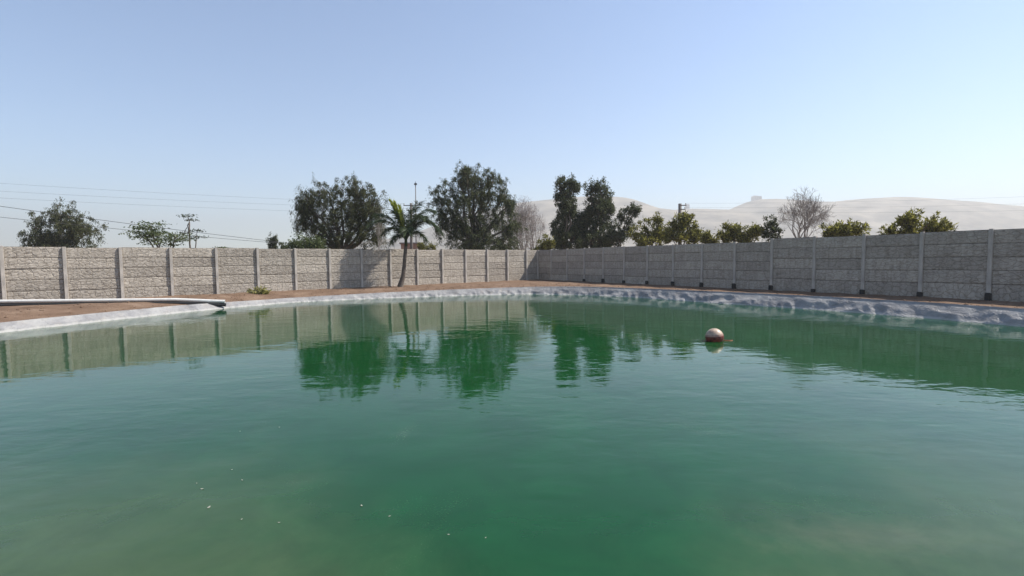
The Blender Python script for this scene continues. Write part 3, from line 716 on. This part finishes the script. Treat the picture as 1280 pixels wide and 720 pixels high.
# ------------------------------------------------------------------ palm
def palm():
    b = onz(503, 358.3, GZ); Y = b.y
    root = empty('palm_tree', (b.x, b.y, GZ - .04), 'young palm with yellow green spear leaves in front of the sunlit wall', 'palm tree')
    tp = at(507.5, 306, Y); pts = []; rad = []
    mid = [at(500.5, 357.5, Y), at(504, 345, Y), at(505.5, 330, Y), at(506.5, 316, Y), tp]
    tb = MB(); tb.tube([(b.x - .1, b.y, GZ - .1)] + [tuple(m) for m in mid], [.24, .20, .145, .12, .115, .10], 10)
    # ring scars
    for i in range(1, 26):
        t = i / 26 * (len(mid) - 1); a = int(t); p = mid[a].lerp(mid[min(a + 1, len(mid) - 1)], t - a)
        rr = np.interp(t, range(5), [.205, .15, .125, .12, .105])
        tb.tube([p - Vector((0, 0, .012)), p + Vector((0, 0, .012))], [rr, rr], 10)
    tb.build('trunk', M['palmbark'], root, True)
    sh = MB(); sh.tube([tp - Vector((0, 0, .1)), tp + Vector((0, 0, .25)), tp + Vector((.02, 0, .6))], [.11, .10, .04], 8)
    sh.build('crownshaft', M['palmleaf'], root, True)
    # fronds: tip pixel targets and arch
    spec = [((541, 262), 'g', .45, .3), ((546, 283), 'g', .62, .2), ((553, 291), 'g', .8, -.2), ((472, 268), 'g', .35, .2), ((478, 290), 'g', .6, .4), ((463, 281), 'g', .5, -.3),
            ((524, 254), 'g', .18, -.5), ((492, 262), 'g', .2, .6), ((530, 300), 'g', .75, .9), ((494, 302), 'g', .7, -.8), ((514, 290), 'g', .6, -1.3), ((500, 285), 'g', .6, 1.3), ((534, 272), 'g', .4, -.8), ((513, 262), 'g', .12, .3), ((502, 268), 'g', .15, -.4), ((519, 268), 'g', .2, .6),
            ((488, 252), 'y', .05, .1), ((495, 256), 'y', .04, -.2), ((490, 254), 'y', .06, .25), ((499, 259), 'y', .03, .1)]
    c0 = tp + Vector((0, 0, .22))
    for (tx, ty), kind, arch, dep in spec:
        tip = at(tx, ty, Y); tip.y = Y + dep
        L = (tip - c0).length; ctrl_ = c0.lerp(tip, .45) + Vector((0, 0, L * (arch + .12)))
        rb = MB(); ps = []
        for i in range(13):
            t = i / 12; ps.append(c0 * (1 - t) ** 2 + ctrl_ * 2 * t * (1 - t) + tip * t * t)
        fr = MB(); fr.tube(ps, [.028 * (1 - .8 * i / 12) for i in range(13)], 5)
        nl = 60 if kind == 'g' else 80; C = []; D = []
        for i in range(nl):
            t = .16 + .84 * i / (nl - 1); q = c0 * (1 - t) ** 2 + ctrl_ * 2 * t * (1 - t) + tip * t * t
            tg = ((ctrl_ - c0) * (1 - t) + (tip - ctrl_) * t).normalized()
            sdv = tg.cross(Vector((0, 0, 1))); sdv = sdv.normalized() if sdv.length > .1 else Vector((1, 0, 0))
            for sg in (-1, 1):
                for _ in (0, 1):
                    dv = sdv * sg * rnd.uniform(.55, .95) + tg * rnd.uniform(.4, .9) + Vector((0, 0, rnd.uniform(-.55, .15) if kind == 'g' else rnd.uniform(-.1, .5)))
                    C.append(tuple(q)); D.append(tuple(dv.normalized()))
        V = leaves(np.array(C), np.array(D), (.62 if kind == 'g' else .36), .034 if kind == 'g' else .055, .2 if kind == 'g' else 0.0)
        # one mesh per frond: midrib plus leaflets
        for qd in V: fr.add([tuple(x) for x in qd], [(0, 1, 2, 3)])
        o = fr.build('frond', M['palmleaf'] if kind == 'g' else M['palmspear'], root)
        if kind == 'y': o['label'] = 'upright yellow green young frond'
palm()

# weed on the left bank
b = onz(326, 367.5, .42)
root = empty('weed', b, 'drying yellow green weed on the soil by the sunlit wall', 'weed')
mb = MB(); C = []; D = []
for i in range(26):
    a = rnd.uniform(0, 6.28); L = rnd.uniform(.25, .62); dx = math.cos(a) * 1.25; dy = math.sin(a) * .5
    st = b + Vector((rnd.uniform(-.28, .28), rnd.uniform(-.12, .12), -.03)); h = rnd.uniform(.08, .42)
    en = st + Vector((dx * L * .7, dy * L, h)); limb(mb, st, en, .012, .005, 3, .15, 4)
    for j in range(20):
        t = rnd.uniform(.25, 1); C.append(tuple(st.lerp(en, t))); D.append((dx + rnd.gauss(0, .7), dy + rnd.gauss(0, .7), rnd.gauss(.15, .5)))
mb.build('stems', M['weed'], root); link('leaves', quads_mesh('leaves', leaves(np.array(C), np.array(D), .16, .06, 0)), M['weed'], root)

# ------------------------------------------------------------------ poles, wires, buildings
def cyl(mb, a, b, r0, r1, n=10): mb.tube([a, b], [r0, r1], n)
# slim lamp mast
p = at(519.6, 300, 72); top = at(519.4, 231, 72)
root = empty('lamp_mast', (p.x, p.y, GZ), 'tall thin lamp mast rising behind the palm', 'lamp post')
mb = MB(); cyl(mb, (p.x, p.y, GZ - .1), (top.x, p.y, top.z), .10, .055); mb.build('mast', M['pole'], root, True)
mb = MB(); mb.box((top.x, p.y, top.z + .12), .42, .42, .26, .3, .7); mb.tube([(top.x, p.y, top.z + .25), (top.x, p.y, top.z + .5)], .03, 5); mb.build('lamp_head', M['dark_metal'], root)
def utility(label, px, topy, Y, r, arms, side):
    p = at(px, 310, Y); top = at(px, topy, Y)
    root = empty('utility_pole', (p.x, p.y, GZ), label, 'utility pole')
    mb = MB(); cyl(mb, (p.x, p.y, GZ - .1), (top.x, p.y, top.z), r * 1.25, r); mb.build('pole', M['pole'], root, True)
    ends = []
    for ay, half, both in arms:
        z = at(px, ay, Y).z
        am = MB(); x0 = top.x - (half if both else .05) ; x1 = top.x + half
        am.box(((x0 + x1) / 2, p.y - r - .05, z), x1 - x0, .09, .10); arm = am.build('crossarm', M['pole'], root)
        for xx in ((x0 + .06, x1 - .06) if both else (x1 - .06,)):
            im = MB(); im.tube([(xx, p.y - r - .05, z + .05), (xx, p.y - r - .05, z + .12), (xx, p.y - r - .05, z + .15), (xx, p.y - r - .05, z + .22), (xx, p.y - r - .05, z + .26)], [.03, .03, .075, .06, .025], 8)
            im.build('insulator', M['porcelain'], arm); ends.append(Vector((xx, p.y - r - .05, z + .24)))
    return root, ends
uroot, eL = utility('utility pole with short crossarms behind the palm, beside the thin mast', 513.8, 254, 62, .15,
               [(257, .9, True), (263, .55, True), (270, .55, True), (277, .5, True)], 0)
uroot2, eR = utility('thick grey utility pole with insulators among the yellow green trees', 850, 254.5, 58, .19,
               [(257, .65, False), (262, .55, False), (267, .6, False), (271, .5, False)], 1)
def wire(a, b, sag, r, label, group):
    n = 24; pts = []
    for i in range(n + 1):
        t = i / n; q = a.lerp(b, t); q.z -= sag * 4 * t * (1 - t); pts.append(q)
    mb = MB(); mb.tube(pts, r, 5); tag(mb.build('overhead_wire', M['wire'], None, True), label, 'wire', group)
WG = 'overhead wires in the left sky'
for (ly, e), lb in zip(((219, eL[0]), (230, eL[2]), (239, eL[4])), ('highest of the three faint wires crossing the left sky', 'middle one of three faint wires crossing the left sky', 'lowest of the three faint wires crossing the left sky')):
    wire(at(-150, ly, 40), e, .25, .0065, lb, WG)
wire(at(-150, 236, 36), at(470, 315, 58), .3, .020, 'steep dark wire dropping past the tiered trees towards the broad tree', WG)
wire(at(-150, 255, 36), at(480, 313, 58), .3, .017, 'lower thin wire dropping past the tiered trees towards the broad tree', WG)
RG = 'overhead wires on the right'
for e, yy, lb in ((eR[0], 236, 'uppermost faint wire running right from the thick utility pole'), (eR[1], 247, 'second faint wire running right from the thick utility pole'), (eR[2], 257, 'lowest faint wire running right from the thick utility pole')):
    wire(e, at(1500, yy, 44), .35, .005, lb, RG)

# small house behind the palm
M['brick'] = simple('house_wall', (.36, .21, .15), .9, .2, 3); M['roofing'] = simple('house_roof', (.30, .27, .25), .9, .2, 3); M['pane'] = simple('window_dark', (.03, .035, .04), .2, .1, 3)
p = at(514, 312, 66); c = (p.x, p.y, 0); zt = at(514, 305, 66).z
root = empty('small_house', (p.x, p.y, GZ), 'small brick coloured house just visible between palm trunk and mast', 'house')
mb = MB(); mb.box((c[0], c[1], (GZ + zt) / 2 - .05), 2.6, 3.2, zt - GZ + .1, .2); mb.build('wall', M['brick'], root)
mb = MB(); mb.box((c[0], c[1], zt + .08), 3.0, 3.6, .14, .2); mb.build('roof', M['roofing'], root)
mb = MB(); mb.box((c[0] - .6 + 1.62 * .2, c[1] - 1.62, GZ + 1.9), .7, .05, .7, .2); mb.build('window', M['pane'], root)
mb = MB(); mb.box((c[0] + .6 + 1.62 * .2, c[1] - 1.50, GZ + 1.0), .8, .06, 2.0, .2); mb.build('door', M['dark_metal'], root)

M['plaster'] = simple('far_building', (.30, .29, .28), .9, .15, .05)
def far_block(label, px0, px1, pyt, pyb, steps):
    Y = HD - 6; a = at(px0, pyb, Y); b_ = at(px1, pyt, Y); w_ = b_.x - a.x; h = b_.z - a.z
    root = empty('hilltop_building', ((a.x + b_.x) / 2, Y, a.z - 3), label, 'building')
    mb = MB(); mb.box(((a.x + b_.x) / 2, Y, a.z + h / 2 - 3), w_, w_ * .7, h + 6); mb.build('wall', M['plaster'], root)
    rf = MB(); rf.box(((a.x + b_.x) / 2, Y, b_.z + .3), w_ * 1.05, w_ * .75, .6)
    if steps: rf.box((a.x + w_ * .3, Y, b_.z + 1.6), w_ * .3, w_ * .3, 2.2)
    rf.build('roof', M['plaster'], root)
    for i in range(3 if steps else 1):
        wn = MB(); wn.box((a.x + w_ * (.22 + .28 * i), Y - w_ * .35 - .1, a.z + h * .55), w_ * .13, .2, h * .3)
        wn.build('window', M['pane'], root)
far_block('square building on the crest of the far hill', 940.5, 950.5, 245.5, 251, True)
far_block('small faint tower on the far ridge right of the utility pole', 856.6, 861.4, 255.6, 263, False)

# ------------------------------------------------------------------ pipe
M['pvc'] = simple('weathered_pvc', (.62, .60, .56), .45, .12, 5)
M['rubber'] = simple('black_rubber', (.02, .02, .02), .6, .2, 8)
A = Vector((-13.75, 23.55, .265)); B = Vector((-15.7, 22.9, .43)); Cc = Vector((-22, 20.6, .60))
root = empty('drain_pipe', A, 'pale plastic pipe lying over the pond rim at the left', 'pipe')
mb = MB(); n_ = 20; d0 = (B - A).normalized()
pts = [A, A.lerp(B, .5), B, B.lerp(Cc, .3), B.lerp(Cc, .6), Cc]
pts = [p + Vector((0, 0, .075)) for p in pts]
mb.tube(pts, .075, n_, caps=False); mb.tube(pts[::-1], .066, n_, caps=False)
mb.build('tube', M['pvc'], root, True)
mb = MB(); mb.tube([pts[0] - d0 * .004, pts[0] + d0 * .10], .081, n_, caps=False); mb.tube([pts[0] + d0 * .10, pts[0] - d0 * .004], .076, n_, caps=False)
mb.build('end_collar', M['pvc'], root, True)
root = empty('drain_pipe', A - Vector((0, 0, .15)), 'black rubber pipe under the pale pipe at the left pond rim', 'pipe')
pts = [p - Vector((0, 0, .155)) + Vector((.03, .0, 0)) for p in pts]
mb = MB(); mb.tube(pts, .08, n_, caps=False); mb.tube(pts[::-1], .068, n_, caps=False); mb.build('tube', M['rubber'], root, True)
mb = MB(); mb.tube([pts[0] + d0 * .3, pts[0] + d0 * .34], .088, n_); mb.build('clamp', M['rubber'], root, True)

# ------------------------------------------------------------------ float ball
M['cream'] = simple('cream_plastic', (.40, .29, .21), .5, .4, 9)
M['red'] = simple('faded_red_plastic', (.15, .030, .02), .55, .95, 11)
M['rope'] = simple('orange_rope', (.30, .10, .05), .8, .2, 10)
bc = onz(893, 426.0, 0); rB = .225; bc.z = .105
root = empty('float_ball', (bc.x, bc.y, 0), 'cream float ball with a dark red band on the green water', 'ball')
def sphere_zone(name, z0, z1, r, m_):
    mb = MB(); nu, nv = 40, 16; v = []
    for j in range(nv + 1):
        ph = math.asin(z0) + (math.asin(z1) - math.asin(z0)) * j / nv
        for i in range(nu):
            a = 2 * math.pi * i / nu; v.append((r * math.cos(ph) * math.cos(a), r * math.cos(ph) * math.sin(a), r * math.sin(ph)))
    f = [(j * nu + i, j * nu + (i + 1) % nu, (j + 1) * nu + (i + 1) % nu, (j + 1) * nu + i) for j in range(nv) for i in range(nu)]
    tilt = Matrix.Rotation(R(-7), 3, 'Y')
    mb.add([tuple(tilt @ Vector(p) + bc) for p in v], f); return mb.build(name, m_, root, True)
sphere_zone('shell', -.999, .999, rB, M['cream'])
M['faded'] = simple('sun_faded_paint', (.30, .17, .13), .55, .5, 12)
sphere_zone('band', -.52, .15, rB + .004, M['red']); sphere_zone('faded_band', .15, .36, rB + .003, M['faded'])
mb = MB(); q = bc + Vector((rB * .96, 0, -.105)); mb.tube([q + Vector((-.03, 0, .05)), q + Vector((.04, -.01, .012)), q + Vector((.16, -.03, .008)), q + Vector((.26, 0, .006))], .011, 6); mb.build('rope', M['rope'], root, True)

# ------------------------------------------------------------------ floating flecks
M['petal'] = simple('bleached_leaf', (.34, .32, .26), .7, .2, 10)
proto = None
for (px, py, sz) in ((253, 611, 1.5), (261, 634, 1.9), (302, 649, 1.0), (349, 653, 1.0), (452, 632, 1.4), (487, 645, 1.0), (561, 668, 1.0), (607, 672, .8), (290, 587, .9), (303, 600, 1.1), (349, 534, 1.0), (300, 539, .9), (246, 604, .8)):
    q = onz(px, py, .004)
    if proto is None:
        v = []; n_ = 10
        for i in range(n_):
            a = 2 * math.pi * i / n_; v.append((.017 * math.cos(a) * (1 + .25 * math.sin(2 * a)), .008 * math.sin(a), .004 * math.cos(a) ** 2))
        mb = MB(); mb.add(v + [(0, 0, .002)], [(i, (i + 1) % n_, n_) for i in range(n_)]); me = mb.mesh('floating_leaf'); me.materials.append(M['petal'])
        o = bpy.data.objects.new('floating_leaf', me); proto = o
    else: o = proto.copy()
    COL.objects.link(o); o.location = q; o.rotation_euler.z = rnd.uniform(0, 6.28); o.scale = (sz * .62,) * 3
    tag(o, 'tiny pale leaf fleck floating on the near green water', 'leaf', 'pale flecks floating near the bank')
